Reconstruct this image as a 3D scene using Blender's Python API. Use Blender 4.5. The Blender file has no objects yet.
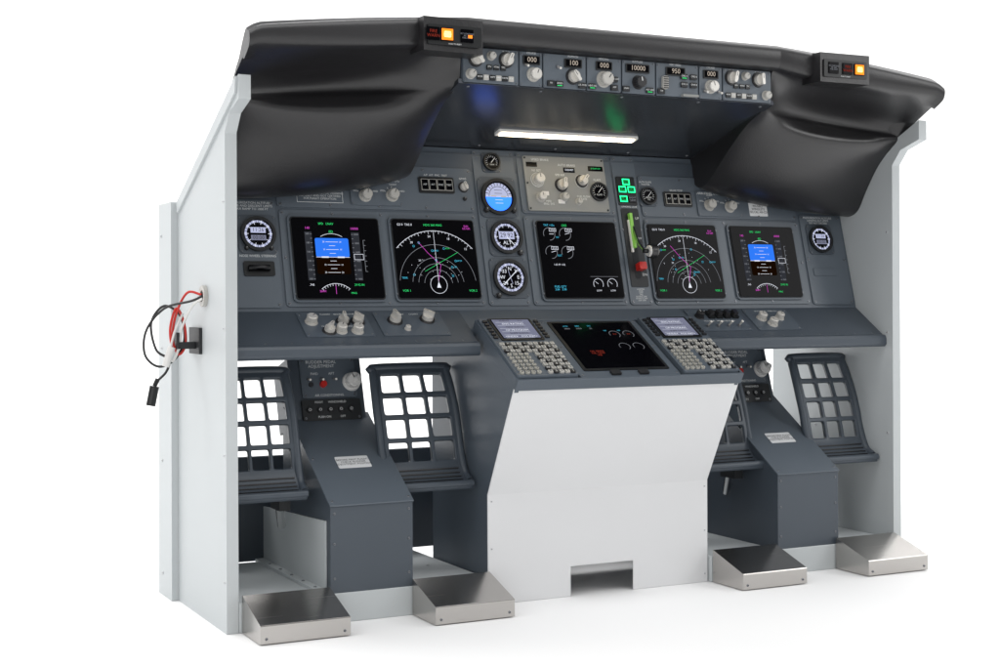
import bpy, bmesh, math, random
from mathutils import Matrix, Vector
random.seed(7)
sc = bpy.context.scene
COL = sc.collection

# ------------------------------------------------------------------ materials
MATS = {}
def mat(name, col, rough=.5, metal=0, emit=None, estr=0, bump=0, bscale=200, var=0.0, coat=0, spec=.5, rvar=0):
    m = bpy.data.materials.new(name); m.use_nodes = True
    nt = m.node_tree; b = nt.nodes['Principled BSDF']
    b.inputs['Base Color'].default_value = (*col, 1)
    b.inputs['Roughness'].default_value = rough
    b.inputs['Metallic'].default_value = metal
    b.inputs['Specular IOR Level'].default_value = spec
    if coat: b.inputs['Coat Weight'].default_value = coat; b.inputs['Coat Roughness'].default_value = .25
    if emit:
        b.inputs['Emission Color'].default_value = (*emit, 1); b.inputs['Emission Strength'].default_value = estr
    tc = nt.nodes.new('ShaderNodeTexCoord')
    if var or rvar:
        n = nt.nodes.new('ShaderNodeTexNoise'); n.inputs['Scale'].default_value = 6; n.inputs['Detail'].default_value = 6
        nt.links.new(tc.outputs['Object'], n.inputs['Vector'])
        if var:
            r = nt.nodes.new('ShaderNodeMapRange'); r.inputs[3].default_value = 1-var; r.inputs[4].default_value = 1+var
            nt.links.new(n.outputs['Fac'], r.inputs[0])
            mx = nt.nodes.new('ShaderNodeMix'); mx.data_type = 'RGBA'; mx.blend_type = 'MULTIPLY'
            mx.inputs[0].default_value = 1; mx.inputs[6].default_value = (*col, 1)
            nt.links.new(r.outputs[0], mx.inputs[7]); nt.links.new(mx.outputs[2], b.inputs['Base Color'])
        if rvar:
            r2 = nt.nodes.new('ShaderNodeMapRange'); r2.inputs[3].default_value = rough-rvar; r2.inputs[4].default_value = rough+rvar
            nt.links.new(n.outputs['Fac'], r2.inputs[0]); nt.links.new(r2.outputs[0], b.inputs['Roughness'])
    if bump:
        n2 = nt.nodes.new('ShaderNodeTexNoise'); n2.inputs['Scale'].default_value = bscale; n2.inputs['Detail'].default_value = 3
        nt.links.new(tc.outputs['Object'], n2.inputs['Vector'])
        bp = nt.nodes.new('ShaderNodeBump'); bp.inputs['Strength'].default_value = bump; bp.inputs['Distance'].default_value = .002
        nt.links.new(n2.outputs['Fac'], bp.inputs['Height']); nt.links.new(bp.outputs[0], b.inputs['Normal'])
    MATS[name] = m
    return m
mat('panel_grey', (.084,.104,.128), .40, bump=.10, bscale=500, var=.08, rvar=.08)
mat('plate_grey', (.102,.124,.149), .38, bump=.10, bscale=500, var=.08, rvar=.08)
mat('dark_grey', (.062,.077,.096), .38, bump=.10, bscale=500, var=.10, rvar=.08)
mat('beige', (.26,.265,.255), .5, bump=.08, bscale=500, var=.05)
mat('white_paint', (.74,.745,.755), .5, bump=.08, bscale=700, var=.02, rvar=.05)
mat('light_paint', (.53,.56,.57), .45, bump=.08, bscale=700, var=.03, rvar=.05)
mat('black_rubber', (.014,.0135,.015), .32, bump=.18, bscale=260, var=.25, rvar=.08, spec=.65)
mat('black_plastic', (.012,.013,.014), .35, spec=.4)
mat('black_paint', (.016,.018,.020), .5, bump=.1, bscale=500)
mat('steel_underside', (.085,.093,.108), .22, metal=.75, rvar=.05)
mat('glass', (.002,.002,.003), .12, spec=.05)
mat('seam', (.012,.014,.017), .7)
mat('screw', (.22,.23,.25), .35, metal=.8)
mat('screw_light', (.55,.56,.58), .35, metal=.4)
mat('screw_dark', (.03,.035,.04), .4, metal=.3)
mat('silver', (.66,.64,.60), .35, metal=.35)
mat('knob_grey', (.46,.45,.42), .4)
mat('key_cream', (.40,.39,.35), .45)
mat('knob_black', (.02,.02,.022), .35)
mat('white_plastic', (.75,.74,.72), .35)
mat('chrome', (.7,.7,.7), .15, metal=1)
mat('red', (.55,.02,.015), .4)
mat('red_cable', (.60,.03,.02), .4)
mat('ink', (.78,.80,.80), .6)
mat('ink_dark', (.03,.03,.035), .6)
mat('sticker', (.78,.79,.80), .45)
mat('lever_green', (.22,.50,.07), .35, emit=(.3,.8,.1), estr=.10)
def em(n, c, s): mat(n, (0,0,0), .6, emit=c, estr=s, spec=0)
em('e_white', (.88,.91,1), 1.0); em('e_grey', (.45,.47,.52), .6); em('e_green', (.05,1,.25), .85); em('e_blue', (.03,.20,.95), 1.0)
em('e_readout', (1,.86,.72), .55); em('e_blue_lit', (.03,.16,1), 2.6)
em('e_brown', (.14,.05,.01), .06); em('e_magenta', (1,.12,.85), .75); em('e_cyan', (.1,.7,1), .8); em('e_amber', (1,.24,.02), 1.9)
em('e_core', (1,.60,.22), 3.0)
em('e_red', (1,.04,.02), .8); em('e_dim_red', (.8,.10,.06), .35); em('e_warm', (1,.84,.58), 10.0); em('e_lamp_green', (.02,1,.30), 2.8); em('e_dial', (.66,.70,.98), .75); em('e_yellow', (1,.8,.1), .6)
em('e_tape', (.06,.065,.08), .5); em('e_lav', (.42,.44,.62), .45)

# brushed steel
m = bpy.data.materials.new('brushed_steel'); m.use_nodes = True; MATS['brushed_steel'] = m
nt = m.node_tree; b = nt.nodes['Principled BSDF']; b.inputs['Metallic'].default_value = 1
b.inputs['Base Color'].default_value = (.50,.48,.46,1); b.inputs['Roughness'].default_value = .26
tc = nt.nodes.new('ShaderNodeTexCoord'); mp = nt.nodes.new('ShaderNodeMapping'); mp.inputs['Scale'].default_value = (4,500,500)
n = nt.nodes.new('ShaderNodeTexNoise'); n.inputs['Scale'].default_value = 1.5; n.inputs['Detail'].default_value = 4
nt.links.new(tc.outputs['Object'], mp.inputs[0]); nt.links.new(mp.outputs[0], n.inputs['Vector'])
r = nt.nodes.new('ShaderNodeMapRange'); r.inputs[3].default_value = .16; r.inputs[4].default_value = .32
nt.links.new(n.outputs['Fac'], r.inputs[0]); nt.links.new(r.outputs[0], b.inputs['Roughness'])
bp = nt.nodes.new('ShaderNodeBump'); bp.inputs['Strength'].default_value = .06; bp.inputs['Distance'].default_value = .0003
nt.links.new(n.outputs['Fac'], bp.inputs['Height']); nt.links.new(bp.outputs[0], b.inputs['Normal'])

# ------------------------------------------------------------------ builder
_txt = {}
def text_geo(s):
    if s not in _txt:
        c = bpy.data.curves.new('t', 'FONT'); c.body = s; c.size = 1; c.align_x = 'CENTER'; c.align_y = 'CENTER'; c.resolution_u = 2
        c.space_line = .95
        o = bpy.data.objects.new('t', c); COL.objects.link(o)
        dg = bpy.context.evaluated_depsgraph_get(); me = bpy.data.meshes.new_from_object(o.evaluated_get(dg))
        _txt[s] = ([v.co.copy() for v in me.vertices], [list(p.vertices) for p in me.polygons])
        bpy.data.objects.remove(o); bpy.data.meshes.remove(me); bpy.data.curves.remove(c)
    return _txt[s]
I4 = Matrix.Identity(4)
class B:
    def __init__(s, M=I4): s.v=[]; s.f=[]; s.m=[]; s.sm=[]; s.M=M; s.names=[]
    def mi(s, n):
        if n not in s.names: s.names.append(n)
        return s.names.index(n)
    def add(s, vs, fs, m, M=None, smooth=False):
        o=len(s.v); MM = s.M @ M if M is not None else s.M
        s.v += [MM @ Vector(p) for p in vs]; i=s.mi(m)
        for f in fs: s.f.append([o+k for k in f]); s.m.append(i); s.sm.append(smooth)
    def box(s, x0,x1,y0,y1,z0,z1,m,M=None):
        vs=[(x,y,z) for z in (z0,z1) for y in (y0,y1) for x in (x0,x1)]
        s.add(vs,[(0,2,3,1),(4,5,7,6),(0,1,5,4),(2,6,7,3),(0,4,6,2),(1,3,7,5)],m,M)
    def prism(s, poly, z0, z1, m, M=None, smooth=False):
        n=len(poly); vs=[(p[0],p[1],z0) for p in poly]+[(p[0],p[1],z1) for p in poly]
        s.add(vs,[list(range(n))[::-1], [n+i for i in range(n)]],m,M)
        s.add(vs,[(i,(i+1)%n,n+(i+1)%n,n+i) for i in range(n)],m,M,smooth)
    def rr(s, x0,x1,y0,y1,r,z0,z1,m,M=None,n=5):
        P=[]
        for cx,cy,a in ((x1-r,y1-r,0),(x0+r,y1-r,90),(x0+r,y0+r,180),(x1-r,y0+r,270)):
            for k in range(n+1):
                t=math.radians(a+90*k/n); P.append((cx+r*math.cos(t),cy+r*math.sin(t)))
        s.prism(P,z0,z1,m,M)
    def frame(s, x0,x1,y0,y1,w,z0,z1,m,M=None):
        s.box(x0,x1,y1-w,y1,z0,z1,m,M); s.box(x0,x1,y0,y0+w,z0,z1,m,M)
        s.box(x0,x0+w,y0+w,y1-w,z0,z1,m,M); s.box(x1-w,x1,y0+w,y1-w,z0,z1,m,M)
    def cyl(s, x,y,z0,z1,r0,r1,m,M=None,n=24,smooth=True,cap=True):
        vs=[]
        for z,r in ((z0,r0),(z1,r1)):
            for k in range(n): t=2*math.pi*k/n; vs.append((x+r*math.cos(t),y+r*math.sin(t),z))
        s.add(vs,[(i,(i+1)%n,n+(i+1)%n,n+i) for i in range(n)],m,M,smooth)
        if cap: s.add(vs,[list(range(n))[::-1],[n+i for i in range(n)]],m,M)
    def ring(s, x,y,r0,r1,z0,z1,m,M=None,n=32):
        vs=[]
        for z in (z0,z1):
            for r in (r0,r1):
                for k in range(n): t=2*math.pi*k/n; vs.append((x+r*math.cos(t),y+r*math.sin(t),z))
        f=[]
        for i in range(n):
            j=(i+1)%n
            f+= [(2*n+i,3*n+i,3*n+j,2*n+j),(i,j,n+j,n+i),(n+i,n+j,3*n+j,3*n+i),(i,2*n+i,2*n+j,j)]
        s.add(vs,f,m,M,False)
    def arc(s, x,y,r,w,a0,a1,z,m,M=None,n=28):
        vs=[];n=max(3,int(n*abs(a1-a0)/180))
        for k in range(n+1):
            t=math.radians(a0+(a1-a0)*k/n)
            vs+=[(x+(r-w/2)*math.cos(t),y+(r-w/2)*math.sin(t),z),(x+(r+w/2)*math.cos(t),y+(r+w/2)*math.sin(t),z)]
        s.add(vs,[(2*k,2*k+1,2*k+3,2*k+2) for k in range(n)],m,M)
    def line(s, x0,y0,x1,y1,w,z,m,M=None):
        d=Vector((x1-x0,y1-y0)); 
        if d.length<1e-7: return
        d.normalize(); nx,ny=-d.y*w/2,d.x*w/2
        s.add([(x0-nx,y0-ny,z),(x1-nx,y1-ny,z),(x1+nx,y1+ny,z),(x0+nx,y0+ny,z)],[(0,1,2,3)],m,M)
    def rect(s, x0,x1,y0,y1,z,m,M=None): s.add([(x0,y0,z),(x1,y0,z),(x1,y1,z),(x0,y1,z)],[(0,1,2,3)],m,M)
    def disc(s, x,y,r,z,m,M=None,n=24): s.add([(x+r*math.cos(2*math.pi*k/n),y+r*math.sin(2*math.pi*k/n),z) for k in range(n)],[list(range(n))],m,M)
    def text(s, t, x,y,size,z,m,M=None,rot=0):
        vs,fs=text_geo(t); c,si=math.cos(rot),math.sin(rot)
        s.add([(x+size*(v.x*c-v.y*si),y+size*(v.x*si+v.y*c),z) for v in vs],fs,m,M)
    def screw(s, x,y,z,r=.0032,m='screw',M=None):
        s.cyl(x,y,z,z+.0014,r,r*.8,m,M,n=12); s.line(x-r*.6,y-r*.3,x+r*.6,y+r*.3,r*.3,z+.0016,'seam',M)
    def tube(s, pts, r, m, n=10, sub=8, M=None):
        P=[Vector(p) for p in pts]
        if sub>1 and len(P)>2:
            Q=[]; E=[P[0]*2-P[1]]+P+[P[-1]*2-P[-2]]
            for i in range(1,len(E)-2):
                for k in range(sub):
                    t=k/sub; a,b_,c,d=E[i-1],E[i],E[i+1],E[i+2]
                    Q.append(.5*((2*b_)+(c-a)*t+(2*a-5*b_+4*c-d)*t*t+(3*b_-a-3*c+d)*t**3))
            Q.append(P[-1]); P=Q
        vs=[]; up=None
        for i,p in enumerate(P):
            T=(P[min(i+1,len(P)-1)]-P[max(i-1,0)]).normalized()
            if up is None: up=T.orthogonal().normalized()
            up=(up-T*up.dot(T)).normalized(); w=T.cross(up)
            for k in range(n):
                a=2*math.pi*k/n; vs.append(p+up*r*math.cos(a)+w*r*math.sin(a))
        f=[]
        for i in range(len(P)-1):
            for k in range(n): f.append((i*n+k,i*n+(k+1)%n,(i+1)*n+(k+1)%n,(i+1)*n+k))
        s.add(vs,f,m,M,True); s.add(vs,[list(range(n))[::-1],[(len(P)-1)*n+k for k in range(n)]],m,M)
    def mesh(s, name):
        me=bpy.data.meshes.new(name); me.from_pydata(s.v,[],s.f)
        for n in s.names: me.materials.append(MATS[n])
        me.polygons.foreach_set('material_index', s.m); me.polygons.foreach_set('use_smooth', s.sm); me.update()
        return me
def put(b, name, parent=None, bevel=0, label=None, me=None, M=None, seg=2):
    if me is None: me=b.mesh(name)
    o=bpy.data.objects.new(name, me); COL.objects.link(o)
    if M is not None: o.matrix_basis=M
    if parent:
        o.parent=parent
        if parent.type=='EMPTY': o.matrix_parent_inverse=Matrix.Translation(-parent.location)
    if bevel:
        md=o.modifiers.new('bevel','BEVEL'); md.width=bevel; md.segments=seg; md.limit_method='ANGLE'; md.angle_limit=math.radians(35)
        md.harden_normals=False
    if label: o['label']=label
    return o
def frameM(o,X,Y,Z):
    return Matrix(((X[0],Y[0],Z[0],o[0]),(X[1],Y[1],Z[1],o[1]),(X[2],Y[2],Z[2],o[2]),(0,0,0,1)))
def T(x,y,z=0,rot=0,s=1): return Matrix.Translation((x,y,z))@Matrix.Rotation(rot,4,'Z')@Matrix.Scale(s,4)

# ------------------------------------------------------------------ root
sim=bpy.data.objects.new('flight_simulator',None); COL.objects.link(sim); sim.location=(0,.2,0); sim.empty_display_size=.3
sim['label']='grey airliner cockpit simulator with black glareshield on white floor'; sim['category']='flight simulator'

# knob library
def knob_mesh(kind):
    cols={'silver':('silver','knob_grey'),'black':('knob_black','knob_black'),'grey':('knob_grey','knob_grey'),'white':('white_plastic','white_plastic')}[kind]
    b=B(); b.cyl(0,0,0,.25,1.25,1.15,cols[1],n=28)
    P=[]
    for k in range(36):
        t=2*math.pi*k/36; r=1.0 if k%2 else .93; P.append((r*math.cos(t),r*math.sin(t)))
    b.prism(P,.25,1.35,cols[0],smooth=False); b.cyl(0,0,1.35,1.5,.93,.80,cols[0],n=28); b.rect(-.07,.07,.1,.8,1.51,'ink_dark' if kind!='black' else 'ink')
    return b.mesh('knob')
def lever_mesh(kind):
    b=B(); b.cyl(0,0,0,.25,1.3,1.2,'knob_black',n=28); b.cyl(0,0,.25,.9,.95,.9,'silver' if kind=='silver' else 'knob_grey',n=24)
    b.rr(-.28,.28,-.95,.95,.25,.9,1.7,'silver' if kind=='silver' else 'knob_grey'); b.rect(-.05,.05,.1,.85,1.71,'ink_dark')
    return b.mesh('knob')
KN={k:knob_mesh(k) for k in ('silver','black','grey','white')}; LV={k:lever_mesh(k) for k in ('silver','grey')}
def knob(parent,F,x,y,r,kind='silver',rot=0,z=0,lev=False,name='knob'):
    return put(None,name,parent,me=(LV if lev else KN)[kind],M=F@T(x,y,z,rot,r))
def toggle(parent,F,x,y,z=0,s=1,tilt=.35):
    b=B(F@T(x,y,z,0,s)); b.cyl(0,0,0,.003,.0055,.005,'screw',n=6,smooth=False)
    b.cyl(0,0,0,.016,.0018,.0032,'silver',M=Matrix.Translation((0,0,.003))@Matrix.Rotation(tilt,4,'X'),n=10)
    put(b,'toggle_switch',parent)

# ------------------------------------------------------------------ side panels
SF=frameM((0,0,0),(0,1,0),(0,0,1),(1,0,0))
prof=[(0,0),(.49,0),(.478,.866),(.368,.868),(-.095,1.087),(-.095,1.04),(-.03,1.02),(0,.985)]
for sgn in (-1,1):
    b=B(SF); x0,x1=sorted((sgn*.835,sgn*.859)); b.prism(prof,x0,x1,'light_paint')
    xo0,xo1=sorted((sgn*.8592,sgn*.874)); b.prism([(.372,0.0),(.49,0),(.478,.872),(.366,.872)],xo0,xo1,'light_paint')
    xs0,xs1=sorted((sgn*.8592,sgn*.864)); b.prism([(.36,.870),(.355,.846),(-.085,1.053),(-.09,1.084)],xs0,xs1,'light_paint')
    for z in (.05,.3,.55,.8):
        R=Matrix.Translation((0,0,sgn*.8745))@(Matrix.Rotation(math.pi,4,'Y') if sgn<0 else I4)
        b.screw(-.45 if sgn<0 else .45, z, 0,.004,'screw_light',M=R)
        R=Matrix.Translation((0,0,sgn*.859))@(Matrix.Rotation(math.pi,4,'Y') if sgn<0 else I4)
        b.screw(-.012 if sgn<0 else .012, z+.05, 0,.003,'screw_light',M=R)
        R=Matrix.Translation((0,0,sgn*.835))@(Matrix.Rotation(math.pi,4,'Y') if sgn>0 else I4)
        b.screw(-.02 if sgn>0 else .02, z+.02, 0,.004,'screw_light',M=R); b.screw(-.3 if sgn>0 else .3, z+.02, 0,.004,'screw_light',M=R)
    put(b,'side_panel',sim,bevel=.002)

# ------------------------------------------------------------------ floor plates, rear panels
for x0,x1,xs in ((-.834,-.286,(-.34,-.42)),(.286,.834,(.34,.42,.70,.80))):
    b=B(); b.box(x0,x1,-.003,.43,.0,.06,'light_paint')
    for x in xs:
        for y in (.05,.2,.35): b.screw(x,y,.06,.004,'screw_light')
    if x0<0:
        for i in range(5): b.screw(-.659,.05+i*.075,.067,.004,'screw')
    put(b,'floor_plate',sim,bevel=.002)
b=B(); b.box(-.834,.834,.432,.446,.061,.30,'dark_grey'); put(b,'rear_panel',sim,bevel=.002)
b=B(SF); b.prism([(.16,.62),(.36,.62),(.36,.86),(.235,.99),(.225,.99)],-.834,.834,'dark_grey'); put(b,'rear_cover',sim)

# ------------------------------------------------------------------ instrument panel
th=math.atan(.2591); c_,s_=math.cos(th),math.sin(th)
MF=frameM((0,.1352,.63),(1,0,0),(0,s_,c_),(0,-c_,s_))
b=B(MF)
b.prism([(-.834,0),(.834,0),(.834,.27),(.40,.385),(-.40,.385),(-.834,.27)],-.012,0,'panel_grey')
plates=[(-.688,-.222,.012,.226),(-.690,-.222,.232,.335),(-.214,-.108,.012,.382),(-.100,.152,.012,.226),(.158,.222,.012,.382),(.228,.690,.012,.226),(.228,.690,.232,.335),(-.828,-.696,.010,.246),(.698,.828,.010,.246),(-.100,.152,.232,.382)]
for (x0,x1,y0,y1) in plates: b.rr(x0,x1,y0,y1,.008,0,.003,'plate_grey')
for (x0,x1,y0,y1) in plates:
    n=max(1,round((x1-x0)/.13))
    for i in range(n+1):
        x=x0+.007+(x1-x0-.014)*i/n
        b.screw(x,y0+.007,.003); b.screw(x,y1-.007,.003)
    if y1-y0>.15:
        b.screw(x0+.007,(y0+y1)/2,.003); b.screw(x1-.007,(y0+y1)/2,.003)
panel=put(b,'instrument_panel',sim,bevel=.0008)

def du_base(x0,x1,y0,y1):
    b=B(MF); b.rr(x0-.008,x1+.008,y0-.008,y1+.008,.012,.003,.008,'panel_grey')
    b.rr(x0-.003,x1+.003,y0-.003,y1+.003,.007,.008,.0095,'seam'); b.rr(x0,x1,y0,y1,.005,.0095,.0115,'glass')
    for x in (x0-.004,x1+.004): 
        for y in (y0+.01,y1-.01): b.screw(x,y,.008,.0022)
    return b
Z=.0118
def pfd(b,x0,x1,y0,y1):
    w=x1-x0; cx=x0+.44*w; cy=y0+.50*(y1-y0)
    b.rr(cx-.038,cx+.038,cy+.002,cy+.044,.004,Z,Z+.0001,'e_blue'); b.rr(cx-.038,cx+.038,cy-.036,cy+.001,.004,Z,Z+.0001,'e_brown')
    b.line(cx-.038,cy+.0015,cx+.038,cy+.0015,.0010,Z+.0003,'e_white')
    for i,k in enumerate((-20,-15,-10,-5,5,10,15,20)):
        l=.014 if k%10==0 else .007; b.line(cx-l,cy+.0015+k*.0017,cx+l,cy+.0015+k*.0017,.0009,Z+.0003,'e_white')
        if k%10==0:
            for sx in (-1,1): b.text('10' if abs(k)==10 else '20',cx+sx*.019,cy+.0015+k*.0017,.005,Z+.0003,'e_white')
    b.rect(cx+.010,cx+.026,cy,cy+.0030,Z+.0004,'e_white'); b.rect(cx-.026,cx-.010,cy,cy+.0030,Z+.0004,'e_white')
    b.arc(cx,cy+.005,.049,.0009,60,120,Z+.0003,'e_white')
    b.rect(cx-.060,cx-.044,cy-.05,cy+.058,Z,'e_tape'); b.rect(cx+.046,cx+.064,cy-.05,cy+.058,Z,'e_tape')
    for i in range(11):
        y=cy-.047+i*.010; b.line(cx-.048,y,cx-.044,y,.0008,Z+.0003,'e_grey'); b.line(cx+.046,y,cx+.050,y,.0008,Z+.0003,'e_grey')
        if i%2==0: b.text(str(100+i*10),cx-.054,y,.0056,Z+.0003,'e_grey'); b.text(str(1000+i*100),cx+.057,y,.0052,Z+.0003,'e_grey')
    b.frame(cx+.048,cx+.070,cy-.004,cy+.009,.0008,Z+.0002,Z+.0004,'e_white')
    b.text('140',cx-.053,cy+.066,.0075,Z+.0003,'e_magenta'); b.text('10000',cx+.054,cy+.066,.0075,Z+.0003,'e_magenta')
    b.text('FD',cx,cy+.058,.008,Z+.0003,'e_green'); b.text('SPD   LNAV',cx-.01,cy+.076,.0068,Z+.0003,'e_green')
    b.text('.745',cx-.053,cy-.060,.0065,Z+.0003,'e_white')
    b.line(cx+.072,cy-.03,cx+.072,cy+.04,.0008,Z+.0003,'e_grey')
    for i in range(7): b.line(cx+.072,cy-.03+i*.0117,cx+.077,cy-.03+i*.0117,.0007,Z+.0003,'e_grey')
    b.arc(cx,cy-.105,.048,.0010,48,132,Z+.0003,'e_white')
    for a in range(50,132,8):
        t=math.radians(a); b.line(cx+.043*math.cos(t),cy-.105+.043*math.sin(t),cx+.048*math.cos(t),cy-.105+.048*math.sin(t),.0008,Z+.0003,'e_white')
    b.line(cx,cy-.080,cx,cy-.058,.0009,Z+.0003,'e_magenta'); b.text('29.92 IN',cx+.054,cy-.060,.0065,Z+.0003,'e_green'); b.text('360H',cx-.03,cy-.074,.0065,Z+.0003,'e_magenta'); b.text('MAG',cx+.04,cy-.078,.006,Z+.0003,'e_green')
def nd(b,x0,x1,y0,y1,seed):
    cx=(x0+x1)/2-.002; cy=y0+.030; R=random.Random(seed)
    for r in (.034,.048,.062,.092,.124): 
        a0=math.degrees(math.acos(min(1,(.092)/r))) if r>.092 else 6
        b.arc(cx,cy,r,.0011 if r>.1 else .0008,a0,180-a0,Z+.0002,'e_white' if r>.1 else 'e_grey')
    b.arc(cx,cy,.020,.0009,0,360,Z+.0002,'e_white')
    for a in range(44,138,4):
        t=math.radians(a); l=.007 if a%12==0 else .0035
        b.line(cx+.124*math.cos(t),cy+.124*math.sin(t),cx+(.124-l)*math.cos(t),cy+(.124-l)*math.sin(t),.0008,Z+.0003,'e_white')
        if a%24==0: b.text(str(a//4),cx+.111*math.cos(t),cy+.111*math.sin(t),.007,Z+.0003,'e_white')
    b.line(cx,cy+.006,cx,cy+.124,.0008,Z+.0003,'e_white'); b.add([(cx-.005,cy-.007,Z+.0003),(cx+.005,cy-.007,Z+.0003),(cx,cy+.007,Z+.0003)],[(0,1,2)],'e_white')
    rt=[(cx,cy+.008),(cx+.010,cy+.045),(cx-.018,cy+.072),(cx-.040,cy+.098)]
    for p,q in zip(rt,rt[1:]): b.line(*p,*q,.0009,Z+.0003,'e_magenta')
    b.line(cx-.03,cy+.03,cx+.055,cy+.075,.0007,Z+.0003,'e_green')
    for i in range(9): 
        xx,yy=cx+R.uniform(-.07,.07),cy+R.uniform(.02,.1); b.arc(xx,yy,.0022,.0007,0,360,Z+.0003,'e_cyan',n=6)
        if i%2: b.text(('EHAM','SPL','PAM','RTM','SUGOL','ARTIP','RIVER','EHRD','SPY')[i],xx+.009,yy,.005,Z+.0003,'e_cyan' if i%3 else 'e_green')
    for i in range(30): t=math.radians(R.uniform(20,160)); r=R.uniform(.02,.085); b.disc(cx+r*math.cos(t),cy+r*math.sin(t),.0007,Z+.0002,'e_white',n=6)
    b.text('GS 0  TAS 0',x0+.028,y1-.012,.0072,Z+.0003,'e_white'); b.text('HDG 360 MAG',cx,y1-.012,.0070,Z+.0003,'e_green'); b.text('ELN\n0.0 NM',x1-.018,y1-.016,.0062,Z+.0003,'e_magenta')
    b.text('VOR 1',x0+.018,y0+.016,.007,Z+.0003,'e_green'); b.text('VOR 2',x1-.018,y0+.016,.007,Z+.0003,'e_green'); b.text('TERR',x0+.016,y0+.045,.006,Z+.0003,'e_cyan'); b.text('20',cx-.040,cy+.055,.006,Z+.0003,'e_white')
def eng(b,x0,x1,y0,y1):
    for j,yy in enumerate((.152,.108)):
        for i,xx in enumerate((.028,.070)):
            x,y=x0+xx,y0+yy
            b.arc(x,y,.0150,.0010,-90,200,Z+.0002,'e_grey'); b.line(x,y,x+.012,y+.003*(i+j),.0010,Z+.0003,'e_white')
            b.frame(x+.001,x+.019,y+.006,y+.014,.0008,Z,Z+.0002,'e_white'); b.text('21.0',x+.010,y+.0100,.0066,Z+.0003,'e_white')
        b.text('N1' if j==0 else 'EGT',x0+.049,y0+yy-.008,.006,Z+.0003,'e_cyan')
    b.text('TAT +15c',x0+.030,y1-.009,.007,Z+.0003,'e_cyan'); b.text('CRZ',x0+.07,y1-.009,.007,Z+.0003,'e_green')
    b.text('1.02 FF 1.02',x0+.045,y0+.078,.006,Z+.0003,'e_white')
    b.text('FUEL QTY\n3.84   3.90',x0+.04,y0+.022,.007,Z+.0003,'e_cyan')
    for i,x in enumerate((x1-.066,x1-.028)):
        b.arc(x,y0+.032,.013,.0010,-30,210,Z+.0002,'e_white'); b.line(x,y0+.032,x-.008,y0+.038,.0009,Z+.0003,'e_white'); b.text('LOW',x,y0+.016,.006,Z+.0003,'e_white')
    b.line(x1-.085,y0+.05,x1-.01,y0+.05,.0006,Z+.0002,'e_grey')
for i,(x0,x1,y0,y1) in enumerate([(-.665,-.468,.028,.206),(-.433,-.237,.028,.207),(-.071,.137,.028,.210),(.231,.425,.028,.208),(.471,.661,.030,.208)]):
    b=du_base(x0,x1,y0,y1)
    if i in (0,4): pfd(b,x0,x1,y0,y1)
    elif i in (1,3): nd(b,x0,x1,y0,y1,i)
    else: eng(b,x0,x1,y0,y1)
    put(b,'display_screen',panel,label=['primary flight display with blue horizon','navigation display with white compass arcs','engine display with round dials','navigation display with white compass arcs','primary flight display with blue horizon'][i])

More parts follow.
